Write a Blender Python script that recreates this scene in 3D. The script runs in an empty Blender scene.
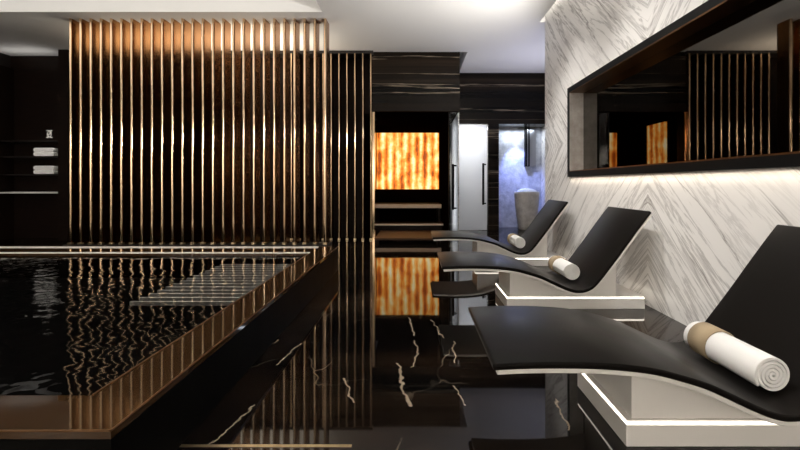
import bpy, bmesh, math, random
from mathutils import Vector, Matrix
random.seed(7)
PI = math.pi
S = bpy.context.scene
C = S.collection

# ------------------------------------------------------------------ camera
cam_d = bpy.data.cameras.new('camera'); cam = bpy.data.objects.new('camera', cam_d); C.objects.link(cam)
cam_d.sensor_width = 36.0; cam_d.lens = 18.0          # 400 px focal length on an 800 px frame
cam_d.shift_x = -15.0/800.0; cam_d.shift_y = -41.0/800.0
cam.location = (0, 0, 1.15); cam.rotation_euler = (PI/2, 0, 0)
cam_d.clip_start = 0.05; cam_d.clip_end = 60
S.camera = cam

# ------------------------------------------------------------------ world, exposure
w = bpy.data.worlds.new('world'); S.world = w; w.use_nodes = True
w.node_tree.nodes['Background'].inputs[0].default_value = (0.9, 0.9, 1, 1)
w.node_tree.nodes['Background'].inputs[1].default_value = 0.05
S.view_settings.view_transform = 'Standard'; S.view_settings.look = 'None'
S.view_settings.gamma = 1; S.view_settings.use_curve_mapping = False
S.view_settings.exposure = 0.32

# ------------------------------------------------------------------ lights
def area(name, loc, size, power, color, rot=(0, 0, 0), spread=PI):
    l = bpy.data.lights.new(name, 'AREA'); l.shape = 'RECTANGLE'; l.size, l.size_y = size
    l.energy = power; l.color = color; l.spread = spread
    o = bpy.data.objects.new(name, l); C.objects.link(o); o.location = loc; o.rotation_euler = rot
    return o
def spot(name, loc, target, power, color, angle=60, blend=0.6, radius=0.04):
    l = bpy.data.lights.new(name, 'SPOT'); l.energy = power; l.color = color
    l.spot_size = math.radians(angle); l.spot_blend = blend; l.shadow_soft_size = radius
    o = bpy.data.objects.new(name, l); C.objects.link(o); o.location = loc
    o.rotation_euler = (Vector(target)-Vector(loc)).to_track_quat('-Z', 'Y').to_euler()
    return o
WARM = (1.0, 0.86, 0.68); WHITE = (1.0, 0.965, 0.92)
# luminous coffer over the pool
area('coffer_light', (-4.9, 2.7, 4.44), (6.4, 7.0), 115, WHITE)
# linear slot along the marble wall
area('wall_slot_light', (2.155, 1.9, 4.25), (0.06, 9.4), 30, WHITE)
for y in (2.0, 3.95, 5.9):
    spot('lounger_fill_spot', (0.55, y, 3.86), (0.55, y, 0.4), 60, WHITE, 24, 1.0, 0.05)  # added spots that lighten the lounger foot ends, no visible fixture
# strip under the mirror frame, washing the lower marble
area('mirror_strip_light', (2.165, 3.45, 1.235), (0.025, 4.4), 2.6, WARM)
# ceiling downlights aimed at the marble wall
for y in (0.6, 2.2, 3.8, 5.4):
    spot('wall_downlight', (0.55, y, 3.86), (2.2, y+0.1, 1.1), 180, WHITE, 75, 0.9, 0.06)
# added fill above the mirror frame, no real cove, tilted to brighten the ceiling
area('mirror_top_fill', (2.13, 3.3, 2.54), (0.05, 4.6), 40, WHITE, rot=(PI, math.radians(-60), 0), spread=math.radians(110))
for y in (2.6, 4.0, 5.4):
    spot('ceiling_fill_spot', (2.1, y, 2.56), (-0.9, y+2.2, 3.89), 125, WHITE, 120, 1.0, 0.05)  # added fill spots that brighten the middle of the ceiling
# uplight on the rear wall between the two slat screens
area('screen_cove_light', (-3.7, 7.6, 3.0), (3.2, 0.12), 40, WARM, rot=(PI, 0, 0), spread=math.radians(150))
# added spots on the unseen wall behind the camera, for highlights on the slats
for x in (-7, -5, -3, -1, 1):
    spot('slat_highlight_spot', (x, -0.6, 3.86), (x, -3, 2.0), 2600, (1.0, 0.91, 0.80), 46, 1.0, 0.06)
# added lilac fill hidden behind the marble wall end, brightens the rear ceiling
area('lilac_ceiling_fill', (2.85, 8.2, 2.6), (0.6, 2.4), 14, (0.80, 0.80, 1.0), rot=(PI, math.radians(-20), 0))

# ------------------------------------------------------------------ mesh helpers
class MB:
    def __init__(s): s.bm = bmesh.new()
    def box(s, x0, x1, y0, y1, z0, z1, bev=0):
        r = bmesh.ops.create_cube(s.bm, size=1)
        vs = r['verts']
        for v in vs:
            v.co = Vector(((x0+x1)/2+v.co.x*(x1-x0), (y0+y1)/2+v.co.y*(y1-y0), (z0+z1)/2+v.co.z*(z1-z0)))
        if bev:
            es = list({e for v in vs for e in v.link_edges})
            bmesh.ops.bevel(s.bm, geom=es, offset=bev, segments=2, affect='EDGES', profile=0.5)
        return s
    def prism(s, pts, axis, a, b, smooth=False):
        """closed outline pts extruded along axis from a to b; pts are the two remaining coordinates in order"""
        def mk(p, t):
            if axis == 'y': return (p[0], t, p[1])
            if axis == 'x': return (t, p[0], p[1])
            return (p[0], p[1], t)
        A = [s.bm.verts.new(mk(p, a)) for p in pts]; B = [s.bm.verts.new(mk(p, b)) for p in pts]
        n = len(pts)
        for i in range(n):
            f = s.bm.faces.new((A[i], A[(i+1) % n], B[(i+1) % n], B[i])); f.smooth = smooth
        s.bm.faces.new(A[::-1]); s.bm.faces.new(B)
        return s
    def lathe(s, prof, cx=0, cy=0, n=40, smooth=True):
        rings = []
        for r, z in prof:
            if r < 1e-5: rings.append([s.bm.verts.new((cx, cy, z))])
            else: rings.append([s.bm.verts.new((cx+r*math.cos(2*PI*i/n), cy+r*math.sin(2*PI*i/n), z)) for i in range(n)])
        for A, B in zip(rings, rings[1:]):
            for i in range(n):
                j = (i+1) % n
                q = [A[i % len(A)], A[j % len(A)], B[j % len(B)], B[i % len(B)]]
                q2 = []
                for v in q:
                    if v not in q2: q2.append(v)
                if len(q2) > 2: s.bm.faces.new(q2).smooth = smooth
        return s
    def tube(s, pts, r, n=10):
        pts = [Vector(p) for p in pts]; rings = []
        for i, p in enumerate(pts):
            d = (pts[min(i+1, len(pts)-1)]-pts[max(i-1, 0)]).normalized()
            u = d.cross(Vector((0.31, 0.2, 0.93)));  u.normalize(); v = d.cross(u)
            rings.append([s.bm.verts.new(p+u*(r*math.cos(2*PI*k/n))+v*(r*math.sin(2*PI*k/n))) for k in range(n)])
        for A, B in zip(rings, rings[1:]):
            for k in range(n):
                s.bm.faces.new((A[k], A[(k+1) % n], B[(k+1) % n], B[k])).smooth = True
        s.bm.faces.new(rings[0][::-1]); s.bm.faces.new(rings[-1])
        return s
    def build(s, name, mat, parent=None, loc=(0, 0, 0), bevel=0, sharp=None):
        bmesh.ops.recalc_face_normals(s.bm, faces=s.bm.faces[:])
        me = bpy.data.meshes.new(name); s.bm.to_mesh(me); s.bm.free()
        o = bpy.data.objects.new(name, me); C.objects.link(o)
        me.materials.append(mat); o.location = loc
        if parent: o.parent = parent
        if bevel:
            m = o.modifiers.new('bevel', 'BEVEL'); m.width = bevel; m.segments = 3; m.limit_method = 'ANGLE'; m.angle_limit = math.radians(40)
        return o
def tag(o, label=None, cat=None, group=None, kind=None):
    if label: o['label'] = label
    if cat: o['category'] = cat
    if group: o['group'] = group
    if kind: o['kind'] = kind
    return o
def struct(o): o['kind'] = 'structure'; return o
def thing(name, label, cat, loc=(0, 0, 0), group=None):
    o = bpy.data.objects.new(name, None); C.objects.link(o); o.location = loc; o.empty_display_size = 0.1
    return tag(o, label, cat, group)
def copy_tree(o, parent=None):
    c = o.copy(); C.objects.link(c)
    if parent: c.parent = parent
    for ch in list(o.children): copy_tree(ch, c)
    return c

# ------------------------------------------------------------------ materials
def mat(name):
    m = bpy.data.materials.new(name); m.use_nodes = True
    return m, m.node_tree.nodes, m.node_tree.links, m.node_tree.nodes['Principled BSDF']
def plain(name, col, rough=0.5, metal=0, spec=0.5, bump=0, bscale=200, emit=None, es=0):
    m, N, L, b = mat(name)
    b.inputs['Base Color'].default_value = (*col, 1); b.inputs['Roughness'].default_value = rough
    b.inputs['Metallic'].default_value = metal; b.inputs['Specular IOR Level'].default_value = spec
    if emit: b.inputs['Emission Color'].default_value = (*emit, 1); b.inputs['Emission Strength'].default_value = es
    tc = N.new('ShaderNodeTexCoord'); nz = N.new('ShaderNodeTexNoise'); nz.inputs['Scale'].default_value = bscale
    L.new(tc.outputs['Object'], nz.inputs['Vector'])
    if bump:
        bp = N.new('ShaderNodeBump'); bp.inputs['Strength'].default_value = bump; bp.inputs['Distance'].default_value = 0.01
        L.new(nz.outputs['Fac'], bp.inputs['Height']); L.new(bp.outputs['Normal'], b.inputs['Normal'])
    else:   # slight real variation of gloss
        mr = N.new('ShaderNodeMapRange'); mr.inputs['To Min'].default_value = rough*0.9; mr.inputs['To Max'].default_value = min(1, rough*1.1)
        nz.inputs['Scale'].default_value = 6
        L.new(nz.outputs['Fac'], mr.inputs['Value']); L.new(mr.outputs['Result'], b.inputs['Roughness'])
    return m
def nd(N, t, **kw):
    n = N.new(t)
    for k, v in kw.items():
        if k in ('operation', 'blend_type', 'data_type', 'feature', 'noise_dimensions', 'wave_type', 'bands_direction'): setattr(n, k, v)
        else: n.inputs[k].default_value = v
    return n
def ramp(N, stops):
    r = N.new('ShaderNodeValToRGB'); e = r.color_ramp.elements
    while len(e) < len(stops): e.new(0.5)
    for el, (p, c) in zip(e, stops): el.position = p; el.color = (*c, 1) if len(c) == 3 else c
    return r
def math_(N, L, op, a, b=None):
    n = N.new('ShaderNodeMath'); n.operation = op
    for i, v in enumerate((a, b)):
        if v is None: continue
        if isinstance(v, (int, float)): n.inputs[i].default_value = v
        else: L.new(v, n.inputs[i])
    return n.outputs[0]

# white bookmatched marble: veins run along u = v in a diamond layout on the YZ plane
def white_marble(name, cy, cz):
    m, N, L, b = mat(name)
    tc = N.new('ShaderNodeTexCoord'); sp = N.new('ShaderNodeSeparateXYZ'); L.new(tc.outputs['Object'], sp.inputs[0])
    u = math_(N, L, 'ABSOLUTE', math_(N, L, 'SUBTRACT', sp.outputs['Y'], cy))
    v = math_(N, L, 'ABSOLUTE', math_(N, L, 'SUBTRACT', sp.outputs['Z'], cz))
    a = math.radians(42)
    across = math_(N, L, 'SUBTRACT', math_(N, L, 'MULTIPLY', u, math.sin(a)), math_(N, L, 'MULTIPLY', v, math.cos(a)))
    along = math_(N, L, 'ADD', math_(N, L, 'MULTIPLY', u, math.cos(a)), math_(N, L, 'MULTIPLY', v, math.sin(a)))
    cb = N.new('ShaderNodeCombineXYZ'); L.new(across, cb.inputs[0]); L.new(math_(N, L, 'MULTIPLY', along, 0.085), cb.inputs[1])
    n1 = nd(N, 'ShaderNodeTexNoise', Scale=2.2, Detail=7, Roughness=0.62, Distortion=0.5); L.new(cb.outputs[0], n1.inputs['Vector'])
    n2 = nd(N, 'ShaderNodeTexNoise', Scale=9.0, Detail=6, Roughness=0.65, Distortion=0.6); L.new(cb.outputs[0], n2.inputs['Vector'])
    n3 = nd(N, 'ShaderNodeTexNoise', Scale=1.1, Detail=3, Roughness=0.5); L.new(cb.outputs[0], n3.inputs['Vector'])
    # thin veins where noise passes its middle
    r1 = ramp(N, [(0.0, (0, 0, 0)), (0.484, (0, 0, 0)), (0.499, (1, 1, 1)), (0.514, (0, 0, 0)), (1, (0, 0, 0))]); L.new(n1.outputs['Fac'], r1.inputs[0])
    r2 = ramp(N, [(0.0, (0, 0, 0)), (0.46, (0, 0, 0)), (0.50, (1, 1, 1)), (0.54, (0, 0, 0)), (1, (0, 0, 0))]); L.new(n2.outputs['Fac'], r2.inputs[0])
    r3 = ramp(N, [(0.34, (0.1, 0.1, 0.1)), (0.56, (1, 1, 1))]); L.new(n3.outputs['Fac'], r3.inputs[0])
    fine = math_(N, L, 'MULTIPLY', r2.outputs[0], r3.outputs[0])
    tot = math_(N, L, 'ADD', math_(N, L, 'MULTIPLY', r1.outputs[0], 0.75), math_(N, L, 'MULTIPLY', fine, 0.62))
    tot = math_(N, L, 'MINIMUM', tot, 1.0)
    cr = ramp(N, [(0, (0.86, 0.84, 0.815)), (0.35, (0.62, 0.60, 0.58)), (1, (0.26, 0.24, 0.22))]); L.new(tot, cr.inputs[0])
    cl = ramp(N, [(0.3, (0.84, 0.84, 0.84)), (0.7, (1, 1, 1))]); L.new(n3.outputs['Fac'], cl.inputs[0])
    mx = nd(N, 'ShaderNodeMix', data_type='RGBA', blend_type='MULTIPLY'); mx.inputs[0].default_value = 1
    L.new(cr.outputs[0], mx.inputs[6]); L.new(cl.outputs[0], mx.inputs[7])
    L.new(mx.outputs[2], b.inputs['Base Color'])
    b.inputs['Roughness'].default_value = 0.3; b.inputs['Specular IOR Level'].default_value = 0.35
    return m

FLOOR_VEINS = [(-0.12, 2.57, -0.07, 2.29, 0.010), (-0.07, 2.29, -0.03, 2.07, 0.010), (0.00, 2.95, 0.02, 2.71, 0.006), (0.02, 2.71, -0.02, 2.51, 0.006), (-1.13, 2.56, -1.01, 2.95, 0.006), (-0.88, 2.56, -0.82, 2.89, 0.006), (-0.91, 1.74, -0.83, 2.09, 0.006), (-0.41, 2.37, -0.33, 2.11, 0.006), (-0.06, 3.43, 0.00, 3.05, 0.006), (0.14, 3.38, 0.21, 2.99, 0.006), (0.28, 2.91, 0.26, 2.58, 0.006), (0.21, 2.29, 0.26, 2.07, 0.006), (0.76, 2.15, 0.71, 1.87, 0.006)]
# black marble, polished; veins along X on walls, mixed on the floor
def black_marble(name, wall=False, rough=0.03, spec=0.38):
    m, N, L, b = mat(name)
    tc = N.new('ShaderNodeTexCoord')
    mp = N.new('ShaderNodeMapping'); L.new(tc.outputs['Object'], mp.inputs[0])
    mp.inputs['Scale'].default_value = (0.035, 1, 1.5) if wall else (0.45, 1.5, 1)
    n1 = nd(N, 'ShaderNodeTexNoise', Scale=1.6 if wall else 1.2, Detail=8, Roughness=0.62, Distortion=0.4); L.new(mp.outputs[0], n1.inputs['Vector'])
    cloud = ramp(N, [(0.42, (0.003, 0.0026, 0.0022)), (0.58, (0.018, 0.012, 0.008)), (0.78, (0.055, 0.038, 0.025))]) if wall else \
            ramp(N, [(0.44, (0.0035, 0.003, 0.0028)), (0.60, (0.018, 0.011, 0.007)), (0.78, (0.055, 0.033, 0.018))])
    L.new(n1.outputs['Fac'], cloud.inputs[0])
    if wall:
        n2 = nd(N, 'ShaderNodeTexNoise', Scale=2.0, Detail=6, Roughness=0.55, Distortion=0.1); L.new(mp.outputs[0], n2.inputs['Vector'])
        vein = ramp(N, [(0.0, (0, 0, 0)), (0.493, (0, 0, 0)), (0.5, (1, 1, 1)), (0.507, (0, 0, 0)), (1, (0, 0, 0))]); L.new(n2.outputs['Fac'], vein.inputs[0])
        vf = math_(N, L, 'MULTIPLY', vein.outputs[0], 0.6)
    else:
        nw = nd(N, 'ShaderNodeTexNoise', Scale=1.6, Detail=3, Roughness=0.5); L.new(tc.outputs['Object'], nw.inputs['Vector'])
        vm = N.new('ShaderNodeVectorMath'); vm.operation = 'MULTIPLY_ADD'; vm.inputs[1].default_value = (0.5, 0.5, 0.5)
        mp2 = N.new('ShaderNodeMapping'); mp2.inputs['Scale'].default_value = (1.05, 0.55, 1); mp2.inputs['Rotation'].default_value = (0, 0, 0.25); L.new(tc.outputs['Object'], mp2.inputs[0])
        L.new(nw.outputs['Color'], vm.inputs[0]); L.new(mp2.outputs[0], vm.inputs[2])
        vo = nd(N, 'ShaderNodeTexVoronoi', feature='DISTANCE_TO_EDGE', Scale=1.25); L.new(vm.outputs[0], vo.inputs['Vector'])
        vein = ramp(N, [(0.0, (0.8, 0.8, 0.8)), (0.003, (0.5, 0.5, 0.5)), (0.0065, (0, 0, 0))]); L.new(vo.outputs['Distance'], vein.inputs[0])
        nm = nd(N, 'ShaderNodeTexNoise', Scale=1.1, Detail=2); L.new(tc.outputs['Object'], nm.inputs['Vector'])
        mk = ramp(N, [(0.49, (0, 0, 0)), (0.60, (1, 1, 1))]); L.new(nm.outputs['Fac'], mk.inputs[0])
        vf = math_(N, L, 'MULTIPLY', math_(N, L, 'MULTIPLY', vein.outputs[0], mk.outputs[0]), 0.45)
        # the long pale veins of the slabs
        nq = nd(N, 'ShaderNodeTexNoise', Scale=7, Detail=4, Roughness=0.6); L.new(tc.outputs['Object'], nq.inputs['Vector'])
        wq = N.new('ShaderNodeVectorMath'); wq.operation = 'MULTIPLY_ADD'; wq.inputs[1].default_value = (0.10, 0.10, 0)
        L.new(nq.outputs['Color'], wq.inputs[0]); L.new(tc.outputs['Object'], wq.inputs[2])
        for ax, ay, bx, by, wd in FLOOR_VEINS:
            ax += .05; bx += .05; ay += .05; by += .05
            def vn(op, *ins):
                n = N.new('ShaderNodeVectorMath'); n.operation = op
                for i, v in enumerate(ins):
                    if isinstance(v, tuple): n.inputs[i].default_value = v
                    else: L.new(v, n.inputs[i])
                return n
            B = Vector((bx-ax, by-ay, 0)); q = B/B.length_squared
            pa = vn('SUBTRACT', wq.outputs[0], (ax, ay, 0)).outputs[0]
            hn = N.new('ShaderNodeClamp'); L.new(vn('DOT_PRODUCT', pa, tuple(q)).outputs['Value'], hn.inputs[0])
            sc = N.new('ShaderNodeVectorMath'); sc.operation = 'SCALE'; sc.inputs[0].default_value = B; L.new(hn.outputs[0], sc.inputs['Scale'])
            dd = vn('LENGTH', vn('SUBTRACT', pa, sc.outputs[0]).outputs[0]).outputs['Value']
            mr = N.new('ShaderNodeMapRange'); mr.inputs['From Min'].default_value = wd*0.4; mr.inputs['From Max'].default_value = wd
            mr.inputs['To Min'].default_value = 1; mr.inputs['To Max'].default_value = 0; L.new(dd, mr.inputs['Value'])
            vf = math_(N, L, 'MAXIMUM', vf, mr.outputs[0])
    mx = nd(N, 'ShaderNodeMix', data_type='RGBA'); L.new(vf, mx.inputs[0]); L.new(cloud.outputs[0], mx.inputs[6])
    mx.inputs[7].default_value = (0.42, 0.34, 0.25, 1)
    L.new(mx.outputs[2], b.inputs['Base Color'])
    b.inputs['Roughness'].default_value = rough; b.inputs['Specular IOR Level'].default_value = spec
    nb = nd(N, 'ShaderNodeTexNoise', Scale=1.5, Detail=1); L.new(tc.outputs['Object'], nb.inputs['Vector'])
    bp = N.new('ShaderNodeBump'); bp.inputs['Strength'].default_value = 0.04; bp.inputs['Distance'].default_value = 0.02
    L.new(nb.outputs['Fac'], bp.inputs['Height']); L.new(bp.outputs['Normal'], b.inputs['Normal'])
    return m

def water_mat():
    m, N, L, b = mat('pool_water')
    tc = N.new('ShaderNodeTexCoord'); mp = N.new('ShaderNodeMapping'); mp.inputs['Scale'].default_value = (0.8, 1.0, 1); L.new(tc.outputs['Object'], mp.inputs[0])
    n1 = nd(N, 'ShaderNodeTexNoise', Scale=5.0, Detail=2.0, Roughness=0.5, Distortion=0.3); L.new(mp.outputs[0], n1.inputs['Vector'])
    n2 = nd(N, 'ShaderNodeTexNoise', Scale=1.3, Detail=1); L.new(tc.outputs['Object'], n2.inputs['Vector'])
    h = math_(N, L, 'MULTIPLY', n1.outputs['Fac'], n2.outputs['Fac'])
    bp = N.new('ShaderNodeBump'); bp.inputs['Strength'].default_value = 0.30; bp.inputs['Distance'].default_value = 0.05
    L.new(h, bp.inputs['Height'])
    out = N['Material Output']; tr = N.new('ShaderNodeBsdfTransparent'); tr.inputs[0].default_value = (0.85, 0.86, 0.86, 1)
    gl = N.new('ShaderNodeBsdfGlossy'); gl.inputs['Roughness'].default_value = 0.02
    fr = N.new('ShaderNodeFresnel'); fr.inputs[0].default_value = 1.40
    L.new(bp.outputs['Normal'], gl.inputs['Normal']); L.new(bp.outputs['Normal'], fr.inputs['Normal'])
    mx = N.new('ShaderNodeMixShader'); L.new(fr.outputs[0], mx.inputs[0]); L.new(tr.outputs[0], mx.inputs[1]); L.new(gl.outputs[0], mx.inputs[2])
    L.new(mx.outputs[0], out.inputs[0])
    return m
def salt_mat():
    m, N, L, b = mat('glowing_salt_stone')
    tc = N.new('ShaderNodeTexCoord')
    mp = N.new('ShaderNodeMapping'); mp.inputs['Scale'].default_value = (1, 1, 0.30); L.new(tc.outputs['Object'], mp.inputs[0])
    n1 = nd(N, 'ShaderNodeTexNoise', Scale=5.0, Detail=5, Roughness=0.6, Distortion=0.2); L.new(mp.outputs[0], n1.inputs['Vector'])
    n2 = nd(N, 'ShaderNodeTexNoise', Scale=3.2, Detail=6, Roughness=0.7); L.new(tc.outputs['Object'], n2.inputs['Vector'])
    sp = N.new('ShaderNodeSeparateXYZ'); L.new(tc.outputs['Object'], sp.inputs[0])
    xy = math_(N, L, 'ADD', sp.outputs['X'], sp.outputs['Y'])
    col = math_(N, L, 'PINGPONG', xy, 0.11)
    col = math_(N, L, 'MULTIPLY', col, 2.2)
    f = math_(N, L, 'ADD', math_(N, L, 'MULTIPLY', n1.outputs['Fac'], 0.65), math_(N, L, 'MULTIPLY', n2.outputs['Fac'], 0.65))
    f = math_(N, L, 'ADD', math_(N, L, 'SUBTRACT', f, 0.24), col)
    r = ramp(N, [(0.36, (0.30, 0.045, 0.003)), (0.46, (0.75, 0.17, 0.012)), (0.55, (1.0, 0.40, 0.06)), (0.66, (1, 0.72, 0.28)), (0.76, (1, 0.92, 0.62))]); L.new(f, r.inputs[0])
    L.new(r.outputs[0], b.inputs['Emission Color']); b.inputs['Emission Strength'].default_value = 1.1
    b.inputs['Base Color'].default_value = (0.3, 0.12, 0.04, 1); b.inputs['Roughness'].default_value = 0.4
    return m
def wood_mat(name, c0, c1, rough=0.45, spec=0.3):
    m, N, L, b = mat(name)
    tc = N.new('ShaderNodeTexCoord'); mp = N.new('ShaderNodeMapping'); mp.inputs['Scale'].default_value = (1, 8, 8); L.new(tc.outputs['Object'], mp.inputs[0])
    n1 = nd(N, 'ShaderNodeTexNoise', Scale=3, Detail=6, Roughness=0.6, Distortion=0.5); L.new(mp.outputs[0], n1.inputs['Vector'])
    r = ramp(N, [(0.3, c0), (0.7, c1)]); L.new(n1.outputs['Fac'], r.inputs[0]); L.new(r.outputs[0], b.inputs['Base Color'])
    b.inputs['Roughness'].default_value = rough; b.inputs['Specular IOR Level'].default_value = spec
    return m
def stone_mat(name, c0, c1, rough=0.6, bump=0.3, scale=6):
    m, N, L, b = mat(name)
    tc = N.new('ShaderNodeTexCoord'); n1 = nd(N, 'ShaderNodeTexNoise', Scale=scale, Detail=8, Roughness=0.65); L.new(tc.outputs['Object'], n1.inputs['Vector'])
    r = ramp(N, [(0.35, c0), (0.65, c1)]); L.new(n1.outputs['Fac'], r.inputs[0]); L.new(r.outputs[0], b.inputs['Base Color'])
    b.inputs['Roughness'].default_value = rough
    bp = N.new('ShaderNodeBump'); bp.inputs['Strength'].default_value = bump; bp.inputs['Distance'].default_value = 0.03
    L.new(n1.outputs['Fac'], bp.inputs['Height']); L.new(bp.outputs['Normal'], b.inputs['Normal'])
    return m
def frosted_mat():
    m, N, L, b = mat('frosted_glass')
    out = N['Material Output']; tr = N.new('ShaderNodeBsdfTranslucent'); tr.inputs[0].default_value = (0.92, 0.93, 0.95, 1)
    b.inputs['Base Color'].default_value = (0.8, 0.82, 0.85, 1); b.inputs['Roughness'].default_value = 0.3
    mx = N.new('ShaderNodeMixShader'); mx.inputs[0].default_value = 0.35
    L.new(tr.outputs[0], mx.inputs[1]); L.new(b.outputs[0], mx.inputs[2]); L.new(mx.outputs[0], out.inputs[0])
    return m
def clear_glass_mat():
    m, N, L, b = mat('clear_glass')
    out = N['Material Output']; tr = N.new('ShaderNodeBsdfTransparent'); tr.inputs[0].default_value = (0.86, 0.88, 0.9, 1)
    gl = N.new('ShaderNodeBsdfGlossy'); gl.inputs['Roughness'].default_value = 0.02
    fr = N.new('ShaderNodeFresnel'); fr.inputs[0].default_value = 1.5
    mx = N.new('ShaderNodeMixShader'); L.new(fr.outputs[0], mx.inputs[0]); L.new(tr.outputs[0], mx.inputs[1]); L.new(gl.outputs[0], mx.inputs[2])
    L.new(mx.outputs[0], out.inputs[0])
    return m
def bronze_mat(name, col, rough, streak=0.12):
    m, N, L, b = mat(name)
    b.inputs['Metallic'].default_value = 1
    tc = N.new('ShaderNodeTexCoord'); mp = N.new('ShaderNodeMapping'); mp.inputs['Scale'].default_value = (12, 12, 0.8); L.new(tc.outputs['Object'], mp.inputs[0])
    n1 = nd(N, 'ShaderNodeTexNoise', Scale=2, Detail=4); L.new(mp.outputs[0], n1.inputs['Vector'])
    r = ramp(N, [(0.3, tuple(c*0.8 for c in col)), (0.7, col)]); L.new(n1.outputs['Fac'], r.inputs[0]); L.new(r.outputs[0], b.inputs['Base Color'])
    mr = N.new('ShaderNodeMapRange'); mr.inputs['To Min'].default_value = rough-streak/2; mr.inputs['To Max'].default_value = rough+streak/2
    L.new(n1.outputs['Fac'], mr.inputs['Value']); L.new(mr.outputs['Result'], b.inputs['Roughness'])
    return m

M = dict(
    marble=white_marble('white_marble', 3.78, 1.75),
    floor=black_marble('black_marble_floor'),
    bwall=black_marble('black_marble_wall', wall=True, rough=0.22, spec=0.12),
    curb=plain('black_stone', (0.003, 0.0028, 0.0025), 0.45, spec=0.04),
    paint=plain('ceiling_paint', (0.78, 0.77, 0.75), 0.8, spec=0.1),
    dark=plain('dark_panel', (0.012, 0.009, 0.008), 0.4),
    darkwood=wood_mat('dark_stained_wood', (0.005, 0.0025, 0.0017), (0.012, 0.0055, 0.003), 0.5, 0.15),
    cedar=wood_mat('cedar_wood', (0.05, 0.022, 0.008), (0.12, 0.05, 0.02)),
    palewood=wood_mat('pale_bench_wood', (0.70, 0.55, 0.45), (0.82, 0.68, 0.56)),
    bronze=bronze_mat('brushed_bronze', (0.95, 0.69, 0.44), 0.15, 0.06),  # brighter bronze; on the slat noses it puts the highlight into the colour
    slatshade=bronze_mat('shaded_bronze_side', (0.36, 0.17, 0.06), 0.22),  # same slat bronze darkened for the sides, shade put into the colour
    darkbronze=bronze_mat('dark_bronze', (0.22, 0.11, 0.045), 0.35),
    coping=plain('wet_bronze_stone', (0.045, 0.023, 0.010), 0.02, spec=0.24),
    brass=bronze_mat('polished_brass', (0.90, 0.72, 0.46), 0.32),
    water=water_mat(), salt=salt_mat(), frost=frosted_mat(), glass=clear_glass_mat(),
    leather=plain('black_leather', (0.005, 0.004, 0.0033), 0.32, spec=0.05),
    white=plain('white_lacquer', (0.72, 0.70, 0.67), 0.4),
    led=plain('led_strip', (1, 1, 1), 0.5, emit=(1.0, 0.90, 0.76), es=3.0),
    towel=plain('white_terry', (0.84, 0.83, 0.81), 0.95, spec=0.1, bump=0.6, bscale=340),
    band=plain('beige_band', (0.36, 0.28, 0.18), 0.8, spec=0.2, bump=0.4, bscale=300),
    black=plain('black_metal', (0.004, 0.004, 0.004), 0.5, spec=0.1),
    steel=plain('grey_metal', (0.35, 0.36, 0.38), 0.3, metal=1),
    mirror=plain('mirror_silver', (0.15, 0.14, 0.13), 0.015, metal=1),
    greystone=stone_mat('grey_limestone', (0.30, 0.27, 0.24), (0.42, 0.39, 0.36), 0.5, 0.05, 8),
    pale=stone_mat('pale_limestone', (0.78, 0.73, 0.66), (0.86, 0.82, 0.76), 0.4, 0.05, 12),
    cabinwood=wood_mat('charred_wood', (0.002, 0.0008, 0.0005), (0.005, 0.0018, 0.0009), 0.7, 0.0),
    bowl=stone_mat('pale_stone', (0.50, 0.47, 0.44), (0.68, 0.65, 0.62), 0.5, 0.15, 9),
    rough=stone_mat('rough_grey_stone', (0.34, 0.36, 0.40), (0.62, 0.64, 0.68), 0.55, 0.8, 5),
    ice=stone_mat('crushed_ice', (0.75, 0.82, 0.95), (0.92, 0.95, 1.0), 0.3, 0.9, 30),
)

lb = M['leather'].node_tree.nodes['Principled BSDF']
lb.inputs['Sheen Weight'].default_value = 0.10; lb.inputs['Sheen Roughness'].default_value = 0.35
# ------------------------------------------------------------------ the room
ZC = 3.89
struct(MB().box(-8.9, 4.2, -3.2, 12.2, -0.2, 0).build('floor', M['floor']))
# ceiling with the pool coffer and the wall slot left open
c = MB()
for x0, x1, y0, y1 in ((-1.48, 2.11, -3, 8.3), (-8.7, -1.48, 6.37, 8.7), (-8.7, -1.48, -3, -1), (-8.7, -8.2, -1, 6.37),
                       (2.11, 3.5, 6.77, 10.9), (1.09, 2.11, 8.3, 10.9)):
    c.box(x0, x1, y0, y1, ZC, ZC+0.12)
zt = ZC+0.12
c.box(-8.2, -1.48, 6.37, 6.47, zt, 4.5); c.box(-8.2, -1.48, -1.1, -1, zt, 4.5)
c.box(-8.3, -8.2, -1.1, 6.47, zt, 4.5); c.box(-1.48, -1.38, -1.1, 6.47, zt, 4.5); c.box(-8.3, -1.38, -1.1, 6.47, 4.5, 4.6)
c.box(2.03, 2.11, -3, 6.85, zt, 4.3); c.box(2.03, 2.3, -3, 6.85, 4.3, 4.4); c.box(2.11, 2.3, 6.77, 6.85, zt, 4.3)
c.box(0.93, 1.17, 8.22, 10.9, 4.15, 4.2); c.box(1.09, 1.17, 8.3, 10.9, zt, 4.2); c.box(0.93, 1.09, 8.24, 8.3, zt, 4.2)
struct(c.build('ceiling', M['paint']))
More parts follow.
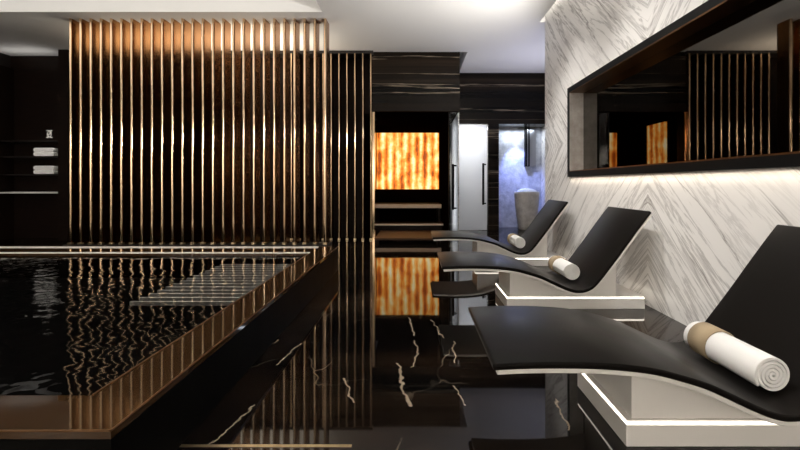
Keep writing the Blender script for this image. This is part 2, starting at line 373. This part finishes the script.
# marble wall with the mirror recess (Y 1.0..5.66, Z 1.28..2.48)
MY0, MY1, MZ0, MZ1 = 0.9, 5.70, 1.25, 2.51
wr = MB()
wr.box(2.2, 2.5, -3, 6.77, 0, MZ0+.04); wr.box(2.2, 2.5, -3, 6.77, MZ1-.04, 4.3)
wr.box(2.2, 2.5, -3, MY0+.04, MZ0+.04, MZ1-.04); wr.box(2.2, 2.5, MY1-.04, 6.77, MZ0+.04, MZ1-.04)
wr.box(2.42, 2.5, MY0+.04, MY1-.04, MZ0+.04, MZ1-.04)
struct(wr.build('wall_right', M['marble']))
struct(MB().box(-8.9, -8.65, -3, 8.7, 0, ZC+.1).build('wall_left', M['dark']))
struct(MB().box(-8.65, -0.89, 8.56, 8.75, 0, ZC).build('wall_back', M['darkwood']))
struct(MB().box(-8.9, 2.5, -3.2, -3, 0, 4.4).build('wall_front', M['paint']))
struct(MB().box(-7.27, -7.08, 8.15, 8.56, 0, ZC).build('trim_1', M['darkwood']))

# heat cabin: front header, dark walls, warm interior
sb = MB()
sb.box(-0.89, 0.90, 8.3, 9.95, 2.66, ZC); sb.box(0.90, 0.93, 8.3, 8.42, 2.64, ZC)
struct(sb.build('wall_cabin', M['bwall']))
si = MB()
si.box(-1.3, -1.13, 8.76, 11.75, 0, 2.75); si.box(-1.13, 0.74, 11.64, 11.75, 0, 2.75)
si.box(-1.13, 0.74, 9.95, 11.64, 2.64, 2.75); si.box(-0.89, 0.90, 8.3, 9.95, 2.64, 2.66); si.box(-1.13, -0.86, 8.5, 8.76, 0, 2.64)
si.box(0.70, 0.74, 8.36, 11.64, 0, 2.64)
struct(si.build('wall_cabin_lining', M['cabinwood']))
struct(MB().box(0.90, 0.93, 8.42, 9.87, 0, ZC).build('wall_cabin_side', M['marble']))
struct(MB().box(-0.88, -0.835, 8.27, 8.5, 0, 2.64).build('trim_2', M['bronze']))
struct(MB().box(-0.835, 0.70, 8.34, 9.7, 0, 0.025).build('floor_cabin', M['cedar']))

# back wall on the right with a pier and an alcove
bw = MB()
bw.box(0.93, 3.5, 9.87, 10.0, 2.63, ZC); bw.box(1.80, 2.07, 9.87, 10.7, 0, 2.63)
bw.box(2.07, 3.5, 10.0, 10.6, 2.63, 2.7)
bw.box(0.93, 1.03, 9.87, 10.0, 0, 2.63)
struct(bw.build('wall_back_right', M['bwall']))
struct(MB().box(2.07, 3.5, 10.6, 10.75, 0, 2.63).build('wall_alcove', M['rough']))
struct(MB().box(3.35, 3.5, 6.6, 10.75, 0, ZC).box(2.5, 3.5, 6.6, 6.77, 0, ZC).build('wall_alcove_side', M['marble']))
st = MB()
st.box(0.90, 0.95, 10.0, 11.3, 0, 2.7); st.box(1.80, 1.84, 10.7, 11.3, 0, 2.7); st.box(0.90, 1.84, 11.3, 11.35, 0, 2.7)
st.box(0.90, 1.84, 10.0, 11.35, 2.7, 2.75)
struct(st.build('wall_steam_room', M['white']))
area('steam_room_light', (1.38, 10.6, 2.66), (0.5, 0.9), 27, (0.95, 0.97, 1.0))

area('cabin_side_fill', (0.745, 9.2, 1.3), (2.4, 0.8), 9, (0.95, 0.97, 1.0), rot=(0, -PI/2, 0))  # added light in the gap, brightens the inner face of the side wall
# doors
d2 = thing('door_2', None, None, (1.42, 9.90, 0)); struct(d2)
MB().box(-0.38, 0.36, 0, 0.02, 0.01, 2.62).build('door_leaf', M['frost'], d2)
def bar_handle(parent, x, y, z0, z1):
    h = MB(); h.tube([(x, y-0.05, z0), (x, y-0.05, z1)], 0.027)
    for z in (z0+.03, z1-.03): h.tube([(x+0.07, y-0.02, z), (x, y-0.05, z)], 0.016)
    o = h.build('handle', M['black'], parent); o['label'] = 'black bar handle'
bar_handle(d2, 0.26, 0, 0.64, 1.66)
d1 = thing('door_1', None, None, (0.80, 8.30, 0)); struct(d1)
MB().box(-0.08, 0.10, 0, 0.015, 0.01, 2.63).build('door_leaf', M['glass'], d1)
MB().box(-0.10, -0.08, -0.01, 0.03, 0, 2.64).build('door_frame', M['black'], d1)
bar_handle(d1, -0.015, 0, 0.62, 1.56)

# ------------------------------------------------------------------ cabin contents
t = thing('salt_wall_panel', 'glowing orange backlit salt stone panel on the cabin back wall', 'light panel', (-0.21, 11.62, 1.0))
MB().box(-0.90, 0.90, -0.05, 0.02, 0, 1.63).build('stone_slab', M['salt'], t)
t = thing('salt_wall_panel', 'narrow glowing salt stone panel on the cabin side wall, seen only in the mirror', 'light panel', (-1.12, 9.65, 1.0))
MB().box(-0.01, 0.05, -0.35, 0.35, 0, 1.6).build('stone_slab', M['salt'], t)
t = thing('sauna_bench', 'upper slatted wooden bench below the glowing orange panel', 'bench', (-0.21, 10.9, 0))
b_ = MB()
for k in range(6): b_.box(-0.90, 0.90, -0.42+k*0.155, -0.42+k*0.155+0.14, 0.58, 0.62, 0.006)
b_.build('seat', M['darkwood'], t)
MB().box(-0.90, 0.90, -0.46, -0.425, 0.52, 0.62, 0.004).build('nosing', M['palewood'], t)
for sx in (-0.85, 0.85): MB().box(sx-.03, sx+.03, -0.38, 0.6, 0, 0.58).build('leg', M['darkwood'], t)
t = thing('sauna_bench', 'low wooden step bench at the front of the cabin floor', 'bench', (-0.21, 9.98, 0.0))
MB().box(-0.90, 0.90, -0.24, 0.40, 0.14, 0.18, 0.004).build('seat', M['darkwood'], t)
MB().box(-0.90, 0.90, -0.27, -0.24, 0.14, 0.185, 0.004).build('nosing', M['palewood'], t)
MB().box(-0.88, 0.88, -0.20, 0.36, 0, 0.14).build('base', M['darkwood'], t)
spot('cabin_fill_spot', (-0.1, 9.2, 2.6), (-0.1, 9.4, 0), 6, (1, 0.72, 0.42), 100)  # added spot that brightens the bench nosings

# ------------------------------------------------------------------ ice fountain in the alcove
t = thing('ice_fountain', 'tapered pale stone bowl heaped with ice in the blue alcove', 'fountain', (2.84, 10.17, 0))
MB().lathe([(0, 0), (0.185, 0), (0.20, 0.02), (0.255, 0.3), (0.29, 0.6), (0.31, 0.88), (0.315, 0.95), (0.30, 0.955), (0.275, 0.94), (0.26, 0.86), (0, 0.84)]).build('bowl', M['bowl'], t)
ic = MB(); ic.lathe([(0.272, 0.90), (0.265, 0.94), (0.22, 0.985), (0.14, 1.02), (0.05, 1.035), (0, 1.035)])
for v in ic.bm.verts: v.co += Vector((random.uniform(-1, 1), random.uniform(-1, 1), random.uniform(-1, 1)))*0.008
ice = ic.build('ice_heap', M['ice'], t); ice['kind'] = 'stuff'; ice['label'] = 'white heap of crushed ice'
t = thing('ice_chute', 'black vertical ice chute hanging on the alcove wall above the bowl', 'chute', (2.98, 10.545, 1.61))
MB().box(-0.09, 0.03, -0.06, 0.05, 0.0, 1.01, 0.004).build('chute_body', M['black'], t)
MB().box(-0.035, -0.015, -0.066, -0.055, 0.02, 1.0).build('chute_strip', M['steel'], t)
MB().box(0.03, 0.20, -0.02, 0.05, 0.0, 1.01).build('side_panel', M['steel'], t)
l = area('alcove_blue_light', (2.7, 10.35, 2.58), (0.9, 0.2), 11, (0.80, 0.88, 1.0))
spot('ice_blue_light', (2.55, 10.1, 2.5), (2.75, 10.6, 1.35), 170, (0.30, 0.38, 1.0), 60)

# ------------------------------------------------------------------ the pool
pool = thing('swimming_pool', 'raised black pool with wet bronze coping and rippled dark water', 'pool', (-4.9, 3.3, 0))
def P(x, y): return (x+4.9, y-3.3)
XO, XI, YN, YNI, YFI, YF, XL = -1.03, -1.285, 1.355, 1.59, 4.82, 5.36, -8.64
def ring(mb, x0, x1, y0, y1, X0, X1, Y0, Y1, z0, z1):
    """ring between inner rect x0..x1,y0..y1 and outer rect X0..X1,Y0..Y1 with mitred top"""
    for (a, b_, c_, d) in (((X0, Y0), (X1, Y0), (x1, y0), (x0, y0)), ((X1, Y0), (X1, Y1), (x1, y1), (x1, y0)),
                           ((X1, Y1), (X0, Y1), (x0, y1), (x1, y1)), ((X0, Y1), (X0, Y0), (x0, y0), (x0, y1))):
        mb.prism([P(*a), P(*b_), P(*c_), P(*d)], 'z', z0, z1)
k = MB(); ring(k, XL+.25, XI, YNI, YFI, XL, XO+.0, YN, YF, 0, 0.285); k.build('curb', M['curb'], pool)
k = MB(); ring(k, XL+.25, XI, YNI, YFI, XL, XO, YN, YF, 0.286, 0.31); k.build('coping', M['coping'], pool)
k = MB()
e = 0.007
for (x0, x1, y0, y1) in ((XI, XI+e, YNI, YFI), (XO-e, XO, YN, YF), (XL, XO, YN, YN+e)):
    a, b_ = P(x0, y0), P(x1, y1); k.box(a[0], b_[0], a[1], b_[1], 0.31, 0.314)
k.build('edge_strip', M['darkbronze'], pool)
k = MB(); a, b_ = P(XL+.26, YNI+.002), P(XI-.002, YFI-.002); vs = [k.bm.verts.new((x, y, 0.284)) for x, y in ((a[0], a[1]), (b_[0], a[1]), (b_[0], b_[1]), (a[0], b_[1]))]; k.bm.faces.new(vs)
k.build('water', M['water'], pool)['label'] = 'black rippled water'
k = MB()  # row of thin pale bars just below the water surface
for i in range(14):
    a, b_ = P(-2.3, 4.72-i*0.115), P(XI-.03, 4.72-i*0.115+0.022); k.box(a[0], b_[0], a[1], b_[1], 0.17, 0.20)
k.build('submerged_bars', M['pale'], pool)['label'] = 'pale bars under the water'
k = MB(); a, b_ = P(XL+.26, YNI), P(XI, YFI); k.box(a[0], b_[0], a[1], b_[1], 0.002, 0.02); k.build('basin', M['curb'], pool)
k = MB()
for y0, y1 in ((5.25, 5.345), (4.83, 4.90)):
    a, b_ = P(XL, y0), P(XI, y1); k.box(a[0], b_[0], a[1], b_[1], 0.31, 0.316)
k.build('stone_edge', M['pale'], pool)['label'] = 'pale stone edge strips'
struct(MB().box(XO, -0.278, 1.748, 1.764, 0.0, 0.0015).build('trim_3', M['brass']))

# ------------------------------------------------------------------ slat screens
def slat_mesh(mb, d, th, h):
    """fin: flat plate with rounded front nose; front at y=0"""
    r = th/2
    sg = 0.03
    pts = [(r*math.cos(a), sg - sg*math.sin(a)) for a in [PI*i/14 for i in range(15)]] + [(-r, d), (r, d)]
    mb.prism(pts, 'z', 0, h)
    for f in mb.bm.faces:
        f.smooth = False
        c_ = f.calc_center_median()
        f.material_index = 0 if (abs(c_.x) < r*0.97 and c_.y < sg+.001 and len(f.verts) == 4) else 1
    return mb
def screen(name, label, x0, n, sp, y, d, th, zb, h):
    t = thing(name, label, 'screen', (x0, y, 0))
    if zb: MB().box(-0.08, (n-1)*sp+0.06, -0.05, d+0.05, 0, zb).build('base', M['dark'], t)
    s0 = slat_mesh(MB(), d, th, h).build('slat', M['bronze'], t, (0, 0, zb)); s0.data.materials.append(M['slatshade'])
    f0 = MB().box(-th*0.7, th*0.7, -0.012, 0.05, 0.0, 0.03, 0.004).build('foot', M['brass'], s0)
    for i in range(1, n):
        s = s0.copy(); C.objects.link(s); s.parent = t; s.location = (i*sp, 0, zb)
        f = f0.copy(); C.objects.link(f); f.parent = s
    return t
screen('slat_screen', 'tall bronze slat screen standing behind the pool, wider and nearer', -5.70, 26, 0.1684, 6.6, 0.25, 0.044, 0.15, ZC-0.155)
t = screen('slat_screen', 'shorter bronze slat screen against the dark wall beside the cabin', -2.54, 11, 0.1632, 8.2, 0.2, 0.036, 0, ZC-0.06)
MB().box(-4.6, 1.68, 0.0, 0.3, ZC-0.06, ZC-.004).build('top_rail', M['dark'], t)

# ------------------------------------------------------------------ towel niche on the left
t = thing('towel_cabinet', 'dark built-in towel cabinet with open shelves on the left', 'cabinet', (-7.93, 8.3, 0))
k = MB(); k.box(-0.62, 0.62, 0.22, 0.26, 0, 3.6); k.box(-0.65, -0.61, -0.1, 0.26, 0, 3.6); k.box(0.61, 0.64, -0.1, 0.26, 0, 3.6)
k.build('carcass', M['darkwood'], t)
MB().box(-0.61, 0.61, -0.1, 0.22, 0.955, 0.985, 0.003).build('counter', M['white'], t)['label'] = 'white counter slab'
for z in (1.335, 1.705, 2.03): MB().box(-0.61, 0.61, -0.06, 0.22, z-.002, z+0.018).build('shelf', M['dark'], t)
names = ['topmost folded white towel on the upper shelf of the dark cabinet', 'lower folded white towel on the upper shelf of the dark cabinet',
         'upper folded white towel on the lower shelf of the dark cabinet', 'bottom folded white towel on the lower shelf of the dark cabinet']
def folded(mb, w_, d, h):
    r = h/2
    pts = [(-w_/2+r-r*math.sin(a), r-r*math.cos(a)) for a in [PI*i/8 for i in range(9)]]
    pts += [(w_/2-r+r*math.sin(a), r+r*math.cos(a)) for a in [PI*i/8 for i in range(9)]]
    return mb.prism(pts, 'y', -d/2, d/2, True)
for i, (z, lab) in enumerate(zip((1.725+.085, 1.725, 1.355+.085, 1.355), names)):
    o = folded(MB(), 0.43, 0.26, 0.085).build('folded_towel', M['towel'], None, (-7.655, 8.37, z), bevel=0.008)
    tag(o, lab, 'towel', 'folded towels in the cabinet')
em = MB()
def arc(cx, cz, r, a0, a1, sq=1): return [(cx+r*math.cos(a0+(a1-a0)*i/12)*sq, 0, cz+r*math.sin(a0+(a1-a0)*i/12)) for i in range(13)]
em.tube(arc(-0.035, 0, 0.075, -PI*.62, PI*.62), 0.014, 6); em.tube(arc(0.035, 0, 0.075, PI*.38, PI*1.62), 0.014, 6)
em.tube([(-0.05, 0, -0.08), (0.05, 0, 0.08)], 0.012, 6)
o = em.build('emblem', M['white'], None, (-7.77, 8.50, 2.21)); tag(o, 'small polished emblem of two crossed curves above the folded towels', 'emblem')
spot('cabinet_spot', (-7.6, 7.6, 3.7), (-7.75, 8.4, 1.6), 80, WHITE, 26)
area('left_cove_light', (-8.0, 8.2, 3.6), (1.1, 0.1), 0.8, WHITE, rot=(PI, 0, 0))

# ------------------------------------------------------------------ mirror
t = thing('wall_mirror', 'long mirror in a deep black and bronze frame on the marble wall', 'mirror', (2.2, (MY0+MY1)/2, MZ0))
hy = (MY1-MY0)/2; hz = MZ1-MZ0; fw = 0.085
def rect_ring(mb, y0, y1, z0, z1, wd, xa, xb):
    mb.box(xa, xb, y0, y1, z0, z0+wd); mb.box(xa, xb, y0, y1, z1-wd, z1)
    mb.box(xa, xb, y0, y0+wd, z0+wd, z1-wd); mb.box(xa, xb, y1-wd, y1, z0+wd, z1-wd)
    return mb
rect_ring(MB(), -hy, hy, 0, hz, fw-.012, -0.03, -0.001).build('frame', M['black'], t)
k = MB()
for z0, z1 in ((.045, fw), (hz-fw, hz-.045)): k.box(-0.028, 0.20, -hy+.045, hy-.045, z0, z1)
k.build('lining', M['darkbronze'], t)['label'] = 'dark bronze inner lining'
for y0, y1 in ((-hy+.045, -hy+fw), (hy-fw, hy-.045)): MB().box(-0.026, 0.20, y0, y1, fw, hz-fw).build('end_lining', M['greystone'], t)['label'] = 'pale grey end lining'
MB().box(0.165, 0.175, -hy+fw, hy-fw, fw, hz-fw).build('mirror_glass', M['mirror'], t)

# ------------------------------------------------------------------ loungers
PROF = [(.238, .414), (.36, .420), (.49, .422), (.64, .420), (.783, .411), (.91, .394), (1.02, .366), (1.12, .335), (1.20, .300), (1.317, .245), (1.40, .213), (1.46, .204), (1.53, .215),
        (1.60, .262), (1.71, .40), (1.82, .547), (1.94, .714), (2.03, .835), (2.09, .912)]
LX = 1.2
def catmull(p, n=5):
    out = []
    for i in range(len(p)-1):
        a, b, c_, d = (Vector(p[max(i-1, 0)]), Vector(p[i]), Vector(p[i+1]), Vector(p[min(i+2, len(p)-1)]))
        for j in range(n):
            s = j/n
            out.append(0.5*((2*b)+(c_-a)*s+(2*a-5*b+4*c_-d)*s*s+(3*b-a-3*c_+d)*s**3))
    out.append(Vector(p[-1])); return out
curve = [Vector((p.x-LX, p.y)) for p in catmull(PROF)]
def offs(c_, d):
    o = []
    for i, p in enumerate(c_):
        tn = (c_[min(i+1, len(c_)-1)]-c_[max(i-1, 0)]).normalized(); o.append(p+Vector((tn.y, -tn.x))*d)
    return o
W = 0.77
def sheet(mb, top, bot, y0, y1):
    """closed band with separate cap quads so the sides stay tidy; smooth long faces"""
    n = len(top); V = [[mb.bm.verts.new((p.x, y, p.y)) for p in line] for line in (top, bot) for y in (y0, y1)]
    t0, t1, b0, b1 = V
    for i in range(n-1):
        for q in ((t0[i], t0[i+1], t1[i+1], t1[i]), (b0[i], b1[i], b1[i+1], b0[i+1])):
            mb.bm.faces.new(q).smooth = True
        for q in ((t0[i], b0[i], b0[i+1], t0[i+1]), (t1[i], t1[i+1], b1[i+1], b1[i])): mb.bm.faces.new(q)
    for i in (0, n-1): mb.bm.faces.new((t0[i], t1[i], b1[i], b0[i]))
    return mb
def make_lounger():
    r = thing('lounge_chair', 'x', 'lounger', (LX, 0, 0), 'curved heated loungers along the marble wall')
    sheet(MB(), offs(curve, 0.0), offs(curve, 0.028), 0, W).build('pad', M['leather'], r, bevel=0.010)['label'] = 'black leather pad'
    cs = curve[1:-1]
    sheet(MB(), offs(cs, 0.0285), offs(cs, 0.048), 0.008, W-0.008).build('shell', M['white'], r, bevel=0.004)
    und = [p for p in offs(curve, 0.049) if .87-LX <= p.x <= 1.88-LX]
    pts = [(und[0].x, 0.113)]+[(p.x, p.y) for p in und]+[(und[-1].x, 0.113)]
    MB().prism(pts, 'y', 0.14, W-0.14).build('pedestal', M['white'], r)
    MB().box(.845-LX, 2.116-LX, 0.12, W-0.12, 0, 0.095, 0.003).build('plinth', M['white'], r)
    MB().box(.851-LX, 2.110-LX, 0.126, W-0.126, 0.108, 0.114).build('plinth_cap', M['white'], r)
    k = MB(); k.box(.848-LX, 2.11-LX, 0.123, W-0.123, 0.095, 0.108)
    k.build('light_strip', M['led'], r)['label'] = 'glowing white light strip'
    return r
def make_towel():
    L_, R = 0.47, 0.085
    r = thing('rolled_towel', 'x', 'towel', (0, 0, 0), 'rolled towels on the loungers')
    turns, th = 4.6, 0.0135
    N_ = 150; outer = []; inner = []
    for i in range(N_+1):
        s = i/N_; a = s*turns*2*PI; rad = R*(0.10+0.90*s)
        d = Vector((math.cos(a), math.sin(a)))
        outer.append(d*rad); inner.append(d*max(rad-th*0.93, 0.001))
    mb = MB()
    rows = []
    ys = [(0, .985), (0.006, 1.0), (L_-0.006, 1.0), (L_, .985)]
    for y, s in ys: rows.append(([mb.bm.verts.new((p.x*s, y, p.y*s)) for p in outer], [mb.bm.verts.new((p.x, y, p.y)) for p in inner]))
    for (o0, i0), (o1, i1) in zip(rows, rows[1:]):
        for k in range(N_):
            mb.bm.faces.new((o0[k], o0[k+1], o1[k+1], o1[k])).smooth = True
            mb.bm.faces.new((i0[k], i1[k], i1[k+1], i0[k+1])).smooth = True
        for k in (0, N_): mb.bm.faces.new((o0[k], o1[k], i1[k], i0[k]))
    for o_, i_ in (rows[0], rows[-1]):
        for k in range(N_): mb.bm.faces.new((o_[k], i_[k], i_[k+1], o_[k+1]))
    mb.build('towel_roll', M['towel'], r)
    bd = MB(); n = 40
    rr = [[bd.bm.verts.new(((R+q)*math.cos(2*PI*i/n), y, (R+q)*math.sin(2*PI*i/n))) for i in range(n)] for y, q in ((L_-.17, -.003), (L_-.17, .003), (L_-.04, .003), (L_-.04, -.003))]
    for A, B in zip(rr, rr[1:]+rr[:1]):
        for i in range(n): bd.bm.faces.new((A[i], A[(i+1) % n], B[(i+1) % n], B[i])).smooth = True
    bd.build('band', M['band'], r)['label'] = 'beige paper band'
    return r
lo = make_lounger(); tw = make_towel()
labs = ['nearest black curved lounger on a lit white plinth, cut by the right edge', 'middle black curved lounger, below the far end of the mirror', 'farthest black curved lounger, in front of the stone bowl alcove']
tlab = ['large rolled white towel with beige band on the nearest lounger', 'rolled white towel in the dip of the middle lounger', 'small rolled white towel on the farthest lounger']
for i, (y, dx) in enumerate(((1.63, 0.08), (3.56, 0), (5.49, 0))):
    o = lo if i == 0 else copy_tree(lo)
    o.location = (LX+dx, y, 0); o['label'] = labs[i]
    k = tw if i == 0 else copy_tree(tw)
    k.location = (1.505+dx, y+(0.14, 0.27, 0.24)[i], 0.303); k.rotation_euler = (0, 0.6*i, 0); k['label'] = tlab[i]
